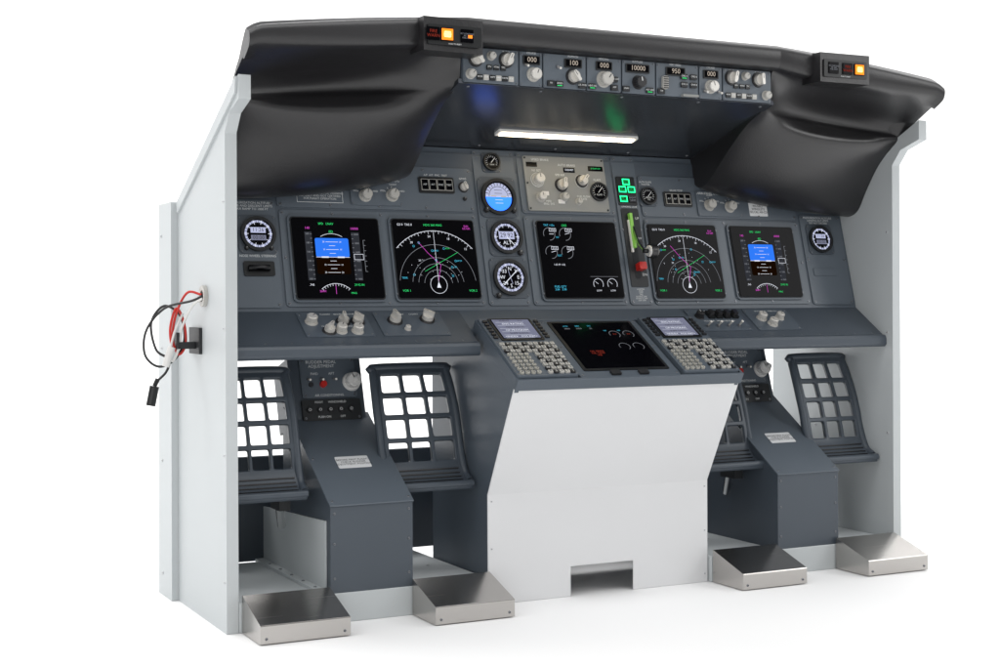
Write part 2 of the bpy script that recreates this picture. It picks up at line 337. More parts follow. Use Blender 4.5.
def gauge(x,y,r,style,square=True):
    b=B(MF)
    if square: b.rr(x-r*1.25,x+r*1.25,y-r*1.25,y+r*1.25,r*.35,.003,.0055,'dark_grey')
    b.ring(x,y,r*.93,r*1.12,.003,.013,'black_plastic'); b.cyl(x,y,.003,.009,r*.95,r*.95,'glass',n=32)
    z=.0093
    if style=='adi':
        b.add([(x+r*.85*math.cos(math.radians(a)),y+r*.85*math.sin(math.radians(a)),z) for a in range(0,181,10)],[list(range(19))],'e_dial')
        b.add([(x+r*.85*math.cos(math.radians(a)),y-.001+r*.85*math.sin(math.radians(a)),z) for a in range(180,361,10)],[list(range(19))],'e_blue_lit')
        b.line(x-r*.85,y,x+r*.85,y,.0012,z+.0002,'e_white')
        for k in (-2,-1,1,2): b.line(x-r*.25,y+k*r*.2,x+r*.25,y+k*r*.2,.0010,z+.0003,'e_white' if k<0 else 'seam')
        for a in range(15,166,15):
            t=math.radians(a); b.line(x+r*.68*math.cos(t),y+r*.68*math.sin(t),x+r*.85*math.cos(t),y+r*.85*math.sin(t),.0015,z+.0003,'seam')
        b.arc(x,y,r*.62,.0012,0,180,z+.0003,'seam')
        b.rect(x-r*.5,x-r*.15,y-.0012,y+.0012,z+.0005,'e_yellow'); b.rect(x+r*.15,x+r*.5,y-.0012,y+.0012,z+.0005,'e_yellow')
    elif style in('alt','rmi','clock'):
        b.arc(x,y,r*.80,r*.14,0,360,z,'e_dial')
        for a in range(0,360,12):
            t=math.radians(a); b.line(x+r*.62*math.cos(t),y+r*.62*math.sin(t),x+r*.90*math.cos(t),y+r*.90*math.sin(t),.0011,z+.0002,'seam' if a%36 else 'e_white')
        if style=='alt':
            b.rect(x-r*.55,x+r*.55,y-r*.15,y+r*.35,z+.0001,'e_dial'); b.text('29.92',x,y+r*.1,r*.42,z+.0003,'ink_dark'); b.line(x,y,x+r*.5,y-r*.55,.0018,z+.0004,'e_white'); b.text('ALT',x,y-r*.4,r*.34,z+.0003,'e_white')
        elif style=='rmi':
            for a,t_ in ((90,'N'),(0,'E'),(270,'S'),(180,'W'),(45,'3'),(135,'33'),(225,'24'),(315,'15')):
                t=math.radians(a); b.text(t_,x+r*.52*math.cos(t),y+r*.52*math.sin(t),r*.32,z+.0003,'e_white')
            b.line(x-r*.5,y-r*.45,x+r*.5,y+r*.45,.0018,z+.0004,'e_white'); b.line(x-r*.1,y+r*.4,x+r*.1,y-r*.4,.001,z+.0004,'e_dial')
        else:
            b.rect(x-r*.48,x+r*.48,y+r*.06,y+r*.42,z+.0001,'e_dial'); b.text('11:26',x,y+r*.25,r*.34,z+.0003,'ink_dark'); b.rect(x-r*.48,x+r*.48,y-r*.42,y-r*.08,z+.0001,'e_lav'); b.text('00:00',x,y-r*.25,r*.34,z+.0003,'ink_dark')
    else:
        for a in range(-120,121,20):
            t=math.radians(90-a); b.line(x+r*.6*math.cos(t),y+r*.6*math.sin(t),x+r*.85*math.cos(t),y+r*.85*math.sin(t),.0009,z+.0002,'ink')
        b.line(x-r*.1,y-r*.1,x+r*.45,y+r*.5,.0014,z+.0003,'ink'); b.text({'flap':'FLAPS','brake':'BRAKE\nPSI','yaw':'YAW'}[style],x,y-r*.35,r*.28,z+.0003,'ink')
    if square:
        for dx in (-1,1):
            for dy in (-1,1): b.screw(x+dx*r*1.08,y+dy*r*1.08,.0055,.0018)
    put(b,'gauge',panel)
gauge(-.739,.169,.034,'clock'); gauge(.752,.181,.032,'clock')
gauge(-.161,.268,.039,'adi'); gauge(-.153,.172,.036,'alt'); gauge(-.156,.076,.038,'rmi')
gauge(.109,.288,.021,'flap'); gauge(.247,.282,.020,'brake')
gauge(-.168,.352,.019,'yaw')
for x,y in ((-.125,.236),(-.195,.236),(-.122,.135),(-.19,.034)): knob(panel,MF,x,y,.0055,'black',0,.0055)
knob(panel,MF,-.712,.138,.004,'black',0,.0055); knob(panel,MF,-.766,.138,.004,'black',0,.0055)
for x0,x1,y0,y1 in ((-.352,-.273,.277,.307),(.297,.370,.262,.292)):
    b=B(MF); b.rr(x0-.004,x1+.004,y0-.004,y1+.004,.004,.003,.006,'black_plastic'); w=(x1-x0)/4
    for i in range(4):
        b.box(x0+i*w+.002,x0+(i+1)*w-.002,y0+.003,y1-.003,.006,.0085,'glass'); b.text(('A/P','A/T','FMC','TEST')[i],x0+(i+.5)*w,(y0+y1)/2,.0062,.0088,'ink')
        b.frame(x0+i*w+.001,x0+(i+1)*w-.001,y0+.002,y1-.002,.0008,.006,.009,'knob_grey')
    put(b,'annunciator',panel)
for sx in (-1,1):
    b=B(MF); x0,x1,y0,y1=(-.522,-.400,.240,.304) if sx<0 else (.388,.520,.236,.300)
    b.rr(x0,x1,y0,y1,.005,.003,.0065,'plate_grey')
    if sx<0: k1,k2=(-.488,.266),(-.424,.268)
    else: k1,k2=(.423,.268),(.484,.265)
    b.text('MAIN PANEL DUs',k1[0],y1-.006,.0082,.0068,'ink'); b.text('LOWER DU',k2[0],y1-.006,.0082,.0068,'ink')
    for kx,ky in (k1,k2):
        for a in (-60,-30,0,30,60):
            t=math.radians(90+a); b.line(kx+.017*math.cos(t),ky-.004+.017*math.sin(t),kx+.021*math.cos(t),ky-.004+.021*math.sin(t),.001,.0068,'ink')
        b.text('NORM',kx+.004,ky+.021,.006,.0068,'ink'); b.text('PFD',kx-.022,ky+.006,.006,.0068,'ink'); b.text('MFD',kx+.025,ky+.006,.006,.0068,'ink')
    for dx in (x0+.004,x1-.004):
        for dy in (y0+.004,y1-.004): b.screw(dx,dy,.0065,.002)
    put(b,'selector_plate',panel)
    for kx,ky in (k1,k2): knob(panel,MF,kx,ky-.004,.0120,'grey',random.uniform(-.5,.5),.0065)
knob(panel,MF,-.245,.290,.010,'silver',.3,.003,lev=True); knob(panel,MF,-.245,.262,.004,'black',0,.003)
b=B(MF); b.rr(-.085,.133,.238,.372,.004,.003,.0075,'beige')
for x in (-.08,.128):
    for y in (.243,.305,.367): b.screw(x,y,.0075,.0026,'screw_dark')
for t,x,y,s_z in (('SPEED BRAKE',-.04,.363,.0078),('AUTO BRAKE',.03,.352,.0078),('N1 SET',-.053,.336,.0078),('SPD REF',.009,.327,.0072),('FLAPS',.109,.318,.0078),('MFD\nENG  SYS',-.03,.258,.007),('FUEL FLOW\nRATE',.066,.272,.0068)): b.text(t,x,y,s_z,.0078,'ink')
b.box(.02,.05,.334,.346,.0075,.009,'glass'); b.text('DISARM',.035,.340,.0065,.0092,'e_white'); b.box(-.078,-.05,.345,.356,.0075,.009,'glass'); b.box(-.005,.012,.256,.266,.0075,.0095,'white_plastic'); b.box(-.045,-.028,.275,.285,.0075,.0095,'white_plastic')
b.box(.088,.128,.340,.352,.0075,.009,'glass'); b.text('LE FLAPS EXT',.108,.346,.0045,.0092,'e_green')
for x,y in ((-.053,.313),(.009,.302),(.066,.314)): b.ring(x,y,.0165,.0175,.0075,.0078,'ink')
put(b,'selector_plate',panel,label='light grey panel with flap and autobrake selectors')
for x,y,r,k in ((-.053,.313,.0125,'silver'),(.009,.302,.0135,'silver'),(.066,.314,.013,'silver'),(-.050,.270,.010,'silver'),(.012,.272,.009,'grey'),(.05,.262,.007,'grey')): knob(panel,MF,x,y,r,k,random.uniform(-.8,.8),.0075,lev=(r>.0125))
b=B(MF); b.rr(.163,.214,.258,.330,.003,.003,.006,'black_plastic')
for x,y in ((.1885,.316),(.176,.297),(.201,.297),(.176,.273),(.201,.273)):
    on = y>.28 or x<.19
    b.rr(x-.0105,x+.0105,y-.008,y+.008,.0015,.006,.0085,'glass'); b.frame(x-.0102,x+.0102,y-.0078,y+.0078,.0022,.0085,.0089,'e_lamp_green' if on else 'ink_dark')
    b.text('NOSE\nGEAR' if x==.1885 else 'LEFT\nGEAR' if x<.1885 else 'RIGHT\nGEAR',x,y,.0062,.0090,'e_green' if on else 'e_grey')
put(b,'gear_lights',panel)
b=B(MF); b.rr(.166,.214,.055,.250,.004,.003,.005,'black_paint'); b.rr(.180,.196,.075,.240,.006,.005,.0056,'seam')
b.text('LANDING GEAR',.190,.254,.006,.0055,'ink'); b.text('UP',.207,.225,.009,.0055,'ink'); b.text('OFF',.207,.175,.007,.0055,'ink'); b.text('DN',.207,.085,.009,.0055,'ink'); b.text('LANDING\nGEAR\nLIMIT\n(IAS)\nEXTEND 270K\nRETRACT 235K\n320K-.82M',.190,.036,.0048,.0034,'ink')
b.box(.182,.190,.150,.236,.0056,.014,'lever_green'); b.box(.178,.183,.14,.22,.0056,.010,'white_plastic')
b.tube([(.188,.205,.010),(.189,.165,.022),(.190,.138,.040),(.190,.130,.052)],.0038,'chrome'); b.rr(.184,.204,.094,.112,.003,.005,.024,'red')
W=frameM((.188,.128,.058),(0,1,0),(0,0,1),(1,0,0))
b.cyl(0,0,-.010,.030,.005,.005,'black_plastic',M=W); b.cyl(0,0,.006,.022,.017,.017,'black_rubber',M=W); b.cyl(0,0,.022,.026,.014,.012,'white_plastic',M=W); b.cyl(0,0,.002,.006,.012,.014,'white_plastic',M=W)
put(b,'gear_lever',panel,bevel=.0006)
b=B(MF); b.rr(-.775,-.708,.078,.110,.004,.003,.006,'black_plastic'); b.box(-.765,-.72,.088,.100,.006,.012,'glass'); b.tube([(-.765,.094,.010),(-.742,.094,.020),(-.722,.094,.010)],.004,'knob_black')
put(b,'steering_switch',panel)
b=B(MF); b.rr(.715,.79,.085,.105,.003,.003,.005,'plate_grey'); put(b,'blanking_plate',panel)
z=.0034
for t,x,y,s_z in (('NOSE WHEEL STEERING',-.742,.122,.0074),('PRESSURIZATION ALTITUDE\nCLIMB AND DESCENT LIMITS\nMAX RAMP TO 1000 FT',-.748,.232,.0072),('THESE DISPLAYS ARE FOR TRAINING\nUSE ONLY AND NOT CERTIFIED\nFOR FLIGHT OPERATION',-.5925,.259,.0066),('A/P  A/T  FMC  TEST',-.312,.316,.0066),('BRAKE TEMP',.333,.300,.0066),('GPWS',-.245,.310,.0066),('PRESSURIZATION ALTITUDE\nLANDING ALT LIMITS\nDO NOT EXCEED',.756,.232,.0072),('CAUTION: LOCKING OF STEERING\nWITH GEAR UP ONLY WHEN\nPARKED ON LEVEL GROUND',.640,.292,.0066),('ALTN FLAPS\nMASTER',.247,.316,.0066)):
    b=B(MF); b.text(t,x,y,s_z,z,'ink')
    if t.startswith('THESE'): b.frame(-.645,-.540,.244,.274,.0008,.003,z,'ink')
    put(b,'lettering',panel)
b=B(MF); b.rr(.545,.600,.240,.276,.002,.003,.0038,'sticker'); b.text('PH-NBO\nWINGLETS\nSELCAL AB-CD',.5725,.258,.0082,.0041,'ink_dark'); put(b,'sticker',panel)

# ------------------------------------------------------------------ knee shelf
u=Vector((0,.826,.564)); nn=Vector((0,-.564,.826))
HF=frameM((0,.137,.633),(1,0,0),tuple(u),tuple(nn))
pf=[(.150,.633),(.137,.633),(.036,.565),(.026,.563),(.022,.556),(.022,.541),(.028,.535),(.045,.534),(.150,.590)][::-1]
pc_=[(.150,.633),(.137,.633),(.075,.592),(.075,.575),(.150,.575)][::-1]
shelves=[]
for x0,x1,pp,xs in ((-.834,-.292,pf,[-.82+i*.055 for i in range(10)]),(.292,.834,pf,[.31+i*.055 for i in range(10)]),(-.2918,.2918,pc_,[])):
    b=B(SF); b.prism(pp,x0,x1,'dark_grey' if pp is pf else 'panel_grey')
    s=B(HF)
    for x in xs: s.screw(x,-.116,0,.0025)
    o=len(b.v); b.v+=s.v; 
    for f,m_,sm in zip(s.f,s.m,s.sm): b.f.append([o+k for k in f]); b.m.append(b.mi(s.names[m_])); b.sm.append(sm)
    shelves.append(put(b,'knee_shelf',sim,bevel=.002))
def splate(x0,x1,par,texts):
    b=B(HF); b.rr(x0,x1,-.098,-.010,.004,0,.003,'panel_grey')
    for x in (x0+.006,x1-.006):
        for y in (-.090,-.018): b.screw(x,y,.003,.0025)
    for t,x,y in texts: b.text(t,x,y,.0068,.0033,'ink')
    put(b,'shelf_plate',par)
splate(-.672,-.520,shelves[0],[('PANEL    FLOOD    BACKGROUND',-.596,-.018),('OUTBD DU   INBD DU',-.596,-.062)])
splate(-.500,-.345,shelves[0],[('MAP      CHART',-.42,-.020)])
splate(.300,.452,shelves[1],[('AFDS  PANEL  FLOOD',.376,-.018),('FOOT AIR   WINDSHIELD AIR',.376,-.059)])
splate(.470,.600,shelves[1],[('OUTBD DU   INBD DU',.535,-.020)])
for x,y,r in ((-.648,-.045,.0115),(-.618,-.078,.012),(-.578,-.046,.0125),(-.545,-.046,.0125),(-.556,-.080,.011),(-.592,-.078,.011),(-.459,-.044,.0135),(-.382,-.040,.0135),(-.44,-.075,.006)):
    knob(shelves[0],HF,x,y,r,'silver',random.uniform(-1,1),.003,lev=(r>.0118))
for x,y,r in ((.505,-.050,.011),(.523,-.074,.011),(.56,-.048,.010)):
    knob(shelves[1],HF,x,y,r,'silver',random.uniform(-1,1),.003,lev=False)
for i in range(4):
    x=.360+i*.023; b=B(HF); b.rr(x-.009,x+.009,-.050,-.022,.002,.003,.008,'black_plastic'); b.box(x-.006,x+.006,-.044,-.030,.008,.017,'knob_black'); put(b,'rocker_switch',shelves[1])
knob(shelves[1],HF,.328,-.040,.010,'black',0,.003)
for i in range(4): toggle(shelves[1],HF,.330+i*.030,-.080,.003,1.0)

# ------------------------------------------------------------------ glareshield
def cr(P,sub):
    E=[tuple(2*a-b_ for a,b_ in zip(P[0],P[1]))]+list(P)+[tuple(2*a-b_ for a,b_ in zip(P[-1],P[-2]))]
    Q=[]
    for i in range(1,len(E)-2):
        for k in range(sub):
            t=k/sub; a,b_,c,d=E[i-1],E[i],E[i+1],E[i+2]
            Q.append(tuple(.5*(2*b_[j]+(c[j]-a[j])*t+(2*a[j]-5*b_[j]+4*c[j]-d[j])*t*t+(3*b_[j]-a[j]-3*c[j]+d[j])*t**3) for j in range(len(a))))
    Q.append(tuple(P[-1])); return Q
S0=[(.345,.95),(.27,1.14),(.16,1.210),(.0,1.226),(-.105,1.230),(-.126,1.225),(-.133,1.212),(-.131,1.190),(-.122,1.178),(-.100,1.172),(-.092,1.120),(-.082,1.098),(-.055,1.085),(.0,1.060),(.07,1.010),(.13,.960),(.165,.935),(.195,.930),(.222,.945)]
S1=[(.345,.93),(.24,1.06),(.13,1.130),(.0,1.180),(-.115,1.208),(-.140,1.204),(-.150,1.192),(-.148,1.164),(-.136,1.150),(-.088,1.142),(-.010,1.118),(.016,1.088),(-.004,1.066),(-.018,1.035),(.026,.975),(.083,.920),(.130,.893),(.175,.886),(.212,.905)]
S2=[(.345,.87),(.20,.930),(.06,.995),(-.03,1.055),(-.125,1.168),(-.150,1.170),(-.160,1.162),(-.158,1.145),(-.146,1.133),(-.105,1.110),(-.050,1.080),(-.024,1.061),(-.022,1.045),(.000,1.028),(.050,.985),(.095,.925),(.125,.880),(.160,.866),(.195,.872)]
def sec(t):
    out=[]
    for a,b_,c in zip(S0,S1,S2):
        tt=t**.85
        L0=(tt-.5)*(tt-1)/.5; L1=tt*(tt-1)/-.25; L2=tt*(tt-.5)/.5
        out.append(tuple(L0*a[j]+L1*b_[j]+L2*c[j] for j in (0,1)))
    return cr(out,5)
b=B()
N=36
for sgn in (-1,1):
    rows=[]
    for i in range(N+1):
        t=i/N; row=[]
        for y,z in sec(t):
            k=min(1,max(0,(z-1.03)/.04)); xo=.833+.024*k
            yy,zz=y,z
            if t>.93 and z>1.12: q=((t-.93)/.07)**2; zz-=.010*q
            row.append((sgn*(.392+(xo-.392)*t),yy,zz))
        rows.append(row)
    m_=len(rows[0]); vs=[p for r_ in rows for p in r_]; fs=[]
    for i in range(N):
        for j in range(m_-1):
            q=(i*m_+j,i*m_+j+1,(i+1)*m_+j+1,(i+1)*m_+j); fs.append(q if sgn>0 else q[::-1])
    b.add(vs,fs,'black_rubber',smooth=True)
    b.add(rows[0],[list(range(m_)) if sgn<0 else list(range(m_))[::-1]],'black_rubber'); b.add(rows[-1],[list(range(m_)) if sgn>0 else list(range(m_))[::-1]],'black_rubber')
pc=cr([(.345,.95),(.27,1.14),(.16,1.210),(.0,1.226),(-.105,1.230),(-.126,1.225),(-.133,1.212),(-.131,1.190),(-.122,1.178),(-.100,1.174)],5)+[(-.08,1.174),(.10,1.165),(.25,1.06),(.33,.95)]
n_=len(pc); vs=[(x,y,z) for x in (-.392,.392) for y,z in pc]
b.add(vs,[(j,j+1,n_+j+1,n_+j)[::-1] for j in range(n_-1)],'black_rubber',smooth=True)
glare=put(b,'glareshield',sim)
for sgn,x0,x1 in ((-1,-.505,-.372),(1,.478,.618)):
    b=B(); zt=1.205; zb=1.148
    b.prism([(x0,-.165),(x1,-.158) if sgn<0 else (x1,-.168),(x1,-.10),(x0,-.10)],zb,zt+.010,'black_rubber')
    F=frameM(((x0+x1)/2,-.1668 if sgn<0 else -.1675,(zb+zt)/2+.003),(1,0,0),(0,0,1),(0,-1,0))
    w=(x1-x0)/2-.008
    b.rr(-w,w,-.020,.020,.003,-.004,.0015,'black_plastic',M=F)
    xa=-.018 if sgn<0 else .038; xf=-.048 if sgn<0 else .004; xb=.026 if sgn<0 else -.036
    for xx in (xa,xf,xb): b.box(xx-.0135,xx+.0135,-.012,.014,.0015,.004,'glass',M=F)
    b.box(xa-.012,xa+.012,-.010,.012,.004,.0060,'e_amber',M=F); b.rr(xa-.008,xa+.008,-.005,.007,.003,.0060,.0062,'e_core',M=F); b.text('MASTER\nCAUTION',xa,.001,.0048,.0065,'e_amber',M=F)
    b.text('FIRE\nWARN',xf,.001,.009,.0045,'e_dim_red',M=F); b.text('PUSH TO RESET',.0,-.017,.004,.0018,'ink',M=F)
    b.text('FLT CONT ELEC\nIRS  APU\nFUEL OVHT',xb,.001,.0042,.0043,'e_grey',M=F)
    if sgn<0: b.box(xb+.002,xb+.011,-.003,.003,.004,.0046,'e_amber',M=F)
    put(b,'caution_light',glare,bevel=.003)
pu=Vector((0,.325,-.092)).normalized(); pn=Vector((0,-.092,-.325)).normalized()
UF=frameM((0,-.098,1.098),(-1,0,0),tuple(pu),tuple(pn))
b=B(UF); b.box(-.398,.398,0,.345,-.01,0,'steel_underside')
for x in (-.37,-.2,0,.2,.37):
    b.screw(x,.015,0,.0035); b.screw(x,.325,0,.0035)
und=put(b,'glareshield_underside',sim)
b=B(UF); b.rr(-.168,.198,.222,.250,.004,0,.006,'white_plastic'); b.rr(-.160,.190,.227,.245,.003,.006,.008,'e_warm'); put(b,'light_strip',sim)

# ------------------------------------------------------------------ mode control panel
CF=frameM((0,-.096,0),(1,0,0),(0,0,1),(0,-1,0))
b=B(CF); b.box(-.390,.390,1.098,1.174,-.03,0,'dark_grey')
segs=[(-.388,-.262),(-.258,-.206),(-.202,-.100),(-.096,-.012),(-.008,.075),(.079,.188),(.192,.252),(.256,.388)]
for i,(x0,x1) in enumerate(segs): b.rr(x0,x1,1.101,1.172,.003,0,.004,'plate_grey')
for x0,x1 in segs:
    for x in (x0+.004,x1-.004):
        for y in (1.105,1.168): b.screw(x,y,.004,.002)
z=.0043
b.text('MINS',-.360,1.168,.0065,z,'ink'); b.text('BARO',-.290,1.168,.0065,z,'ink'); b.text('MINS',.278,1.168,.0065,z,'ink'); b.text('BARO',.352,1.168,.0065,z,'ink')
for x,t_ in ((-.231,'COURSE'),(-.131,'IAS/MACH'),(-.055,'HEADING'),(.03,'ALTITUDE'),(.128,'VERT SPEED'),(.222,'COURSE')): b.text(t_,x,1.1702,.0058,z,'ink')
mcp=put(b,'mode_control_panel',sim,bevel=.0008)
def readout(x,y,w,s):
    b=B(CF); b.rr(x-w/2-.003,x+w/2+.003,y-.010,y+.009,.002,.004,.0065,'black_plastic'); b.box(x-w/2,x+w/2,y-.007,y+.007,.0065,.0075,'glass'); b.text(s,x,y,.0150,.0078,'e_readout'); put(b,'readout',mcp)
readout(-.231,1.156,.034,'000'); readout(-.131,1.156,.036,'100'); readout(-.055,1.156,.034,'000'); readout(.030,1.156,.054,'10000'); readout(.128,1.156,.044,'950'); readout(.222,1.156,.034,'000')
for x,y,r,k in ((-.360,1.150,.0135,'silver'),(-.290,1.152,.0135,'silver'),(-.372,1.118,.009,'grey'),(-.325,1.158,.008,'grey'),(-.226,1.126,.0125,'silver'),(-.131,1.128,.0135,'silver'),(-.055,1.127,.0145,'grey'),(.032,1.126,.0125,'black'),(.222,1.128,.0125,'silver'),(.278,1.152,.0135,'silver'),(.352,1.152,.0135,'silver'),(.316,1.158,.008,'grey'),(.374,1.118,.009,'grey')):
    knob(mcp,CF,x,y,r,k,random.uniform(-1,1),.004,lev=(k=='silver' and r>.013))
def button(x,y,w,h,t_='',g=0,m='black_plastic',zt=.008):
    b=B(CF); b.rr(x-w,x+w,y-h,y+h,.001,.004,zt,m,n=3)
    if t_: b.text(t_,x,y+.001,.0052,zt+.0003,'ink')
    if g is not None: b.rect(x-w*.7,x+w*.7,y-h*.75,y-h*.45,zt+.0003,'e_green' if g else 'ink_dark')
    put(b,'button',mcp)
for x0 in (-.352,.268):
    for i in range(6): button(x0+i*.0145,1.1125,.0058,.0055,('WXR','STA','WPT','ARPT','DATA','POS')[i],None,'knob_grey' if i%2 else 'black_plastic',.0075)
    for i in range(3): button(x0+.022+i*.016,1.134,.0058,.0052,('FPV','MTRS','TFC')[i],None,'black_plastic',.0075)
for x,t_,g in ((-.185,'N1',0),(-.165,'SPEED',1),(-.110,'LVL CHG',0),(-.085,'HDG SEL',1),(-.03,'VOR LOC',0),(-.03,'APP',0),(.0,'LNAV',0),(.06,'ALT HLD',1),(.09,'V/S',0),(.150,'CMD A',1),(.175,'CMD B',0),(.150,'CWS A',0),(.175,'CWS B',0)):
    y=1.110 if t_ not in('VOR LOC','CWS A','CWS B') else 1.128
    if t_ in('CMD A','CMD B'): y=1.146
    button(x,y,.0085,.006,t_,g)
b=B(CF); b.rr(.092,.106,1.115,1.144,.004,.004,.012,'knob_grey')
for i in range(6): b.box(.093,.105,1.1165+i*.0048,1.1185+i*.0048,.012,.0135,'knob_black')
put(b,'thumb_wheel',mcp)
b=B(CF); b.rr(.143,.184,1.1015,1.1065,.001,.004,.014,'beige'); put(b,'disengage_bar',mcp)
for x in (-.168,-.245,.205,.243): toggle(mcp,CF,x,1.146 if x<0 else 1.118,.004,.8)

# ------------------------------------------------------------------ centre stand
b=B(SF)
st=[(.012,0),(.30,0),(.30,.585),(.075,.585),(-.118,.470),(.012,.236)]
for x0,x1 in ((-.282,-.272),(.272,.282)): b.prism(st,x0,x1,'panel_grey')
b.prism([(.29,.12),(.30,.12),(.30,.585),(.29,.585)],-.2718,.2718,'panel_grey')
stand=put(b,'centre_stand',sim,bevel=.0015)
# folded one-piece front cover
b=B(); xw=.284
xs=[-xw,-.08,.081,xw]
def grid(yz, dy, flip):
    pass
front=[(-xw,.008,0),(-.08,.008,0),(-.08,.008,.066),(.081,.008,.066),(.081,.008,0),(xw,.008,0),(xw,.008,.236),(-xw,.008,.236)]
back=[(x,.012,z if z<.2 else .2372) for x,y,z in front]
tf=[(xw,-.127,.487),(-xw,-.127,.487)]; tb=[(xw,-.1235,.489),(-xw,-.1235,.489)]
V=front+back+tf+tb   # 0-7 front, 8-15 back, 16-17 top front, 18-19 top back
F_=[(0,1,2,3,4,5,6,7),(15,14,13,12,11,10,9,8),(7,6,16,17),(14,15,19,18),(17,16,18,19),(0,7,15,8),(7,17,19,15),(5,13,14,6),(6,14,18,16),(0,8,9,1),(1,9,10,2),(2,10,11,3),(3,11,12,4),(4,12,13,5)]
b.add(V,F_,'white_paint')
Q=frameM((0,.008,0),(1,0,0),(0,0,1),(0,-1,0))
for x in (-.275,.275):
    for y in (.02,.12,.222): b.screw(x,y,0,.0020,'screw_light',M=Q)
put(b,'front_cover',stand,bevel=.0022,seg=3)
w_=Vector((0,.205,.125)).normalized(); pn=Vector((0,-w_.z,w_.y))
PF=frameM((0,-.125,.478),(1,0,0),tuple(w_),tuple(pn))
b=B(PF); b.box(-.283,.283,.0,.232,-.006,0,'dark_grey'); b.frame(-.284,.284,-.004,.234,.006,-.012,.014,'panel_grey'); put(b,'stand_top',stand,bevel=.001)
def keypad(x0,x1,side):
    b=B(PF)
    zt=.020; b.rr(x0,x1,.004,.230,.005,.0,zt,'panel_grey')
    cx=(x0+x1)/2; w=x1-x0
    b.rr(cx-w*.36,cx+w*.36,.138,.225,.003,zt,zt+.002,'black_plastic'); b.box(cx-w*.32,cx+w*.32,.143,.220,zt+.002,zt+.003,'glass')
    b.rect(cx-w*.31,cx+w*.31,.1445,.2185,zt+.0031,'e_lav')
    zz=zt+.0034
    for i,s in enumerate(('IDENT        1/1','ENG RATING','NAV DATA','OP PROGRAM','SUPP DATA','<INDEX   POS INIT>')):
        b.text(s,cx,.213-.0126*i,.0088,zz,'e_white' if i%2 else 'ink_dark'); b.line(cx-w*.27,.207-.0126*i,cx+w*.2,.207-.0126*i,.0006,zz,'e_white')
    for i in range(6):
        for sx in (-1,1): b.box(cx+sx*w*.43-.005,cx+sx*w*.43+.005,.146+i*.0125,.153+i*.0125,zt,zt+.004,'knob_black')
    for r in range(9):
        y=.014+r*.0134
        for c in range(10):
            x=x0+.012+c*(w-.024)/9
            if c==4 and r<6: continue
            circ = (r<6 and c<4)
            b.rr(x-.0050,x+.0050,y-.0046,y+.0046,.0044 if circ else .0014,zt,zt+.0045,'key_cream' if circ else ('knob_grey' if (r+c)%3 else 'knob_black'),n=3)
            b.text('ABCDEFGHIJKLMNOPQRSTUVWXYZ0123456789'[(r*7+c*3)%36],x,y,.0082,zt+.0048,'ink_dark' if circ or (r+c)%3 else 'ink')
    for x in (x0+.005,x1-.005):
        for y in (.010,.132,.224): b.screw(x,y,zt,.0026)
    put(b,'keypad_unit',stand)
keypad(-.281,-.136,-1); keypad(.128,.275,1)
b=B(PF); zt=.012; b.rr(-.130,.122,.004,.230,.006,0,zt,'panel_grey'); b.rr(-.112,.104,.026,.222,.004,zt,zt+.002,'black_plastic'); b.box(-.104,.096,.034,.214,zt+.002,zt+.003,'glass')
zz=zt+.0034
for i in range(3):
    b.text(('HYD','BRK','SYS')[i],-.075+.03*i,.20,.006,zz,'e_cyan'); b.text(('3000','2950','22')[i],-.075+.03*i,.19,.007,zz,'e_grey')
for i in range(2):
    x=.035+i*.036; b.arc(x,.165,.013,.0009,-60,200,zz,'e_grey'); b.text('0.0',x,.165,.007,zz,'e_dim_red'); b.arc(x,.115,.013,.0009,-60,200,zz,'e_grey'); b.text('N2',x-.018,.18,.006,zz,'e_cyan')
b.text('OIL PRESS\nOIL TEMP\nVIB',-.045,.09,.008,zz,'e_dim_red')
for x in (-.122,.114):
    for y in (.012,.12,.222): b.screw(x,y,zt,.0028)
for x in (-.04,.03): b.rr(x-.012,x+.012,.008,.022,.002,zt,zt+.005,'knob_black')
put(b,'display_screen',stand,label='dark lower centre display')

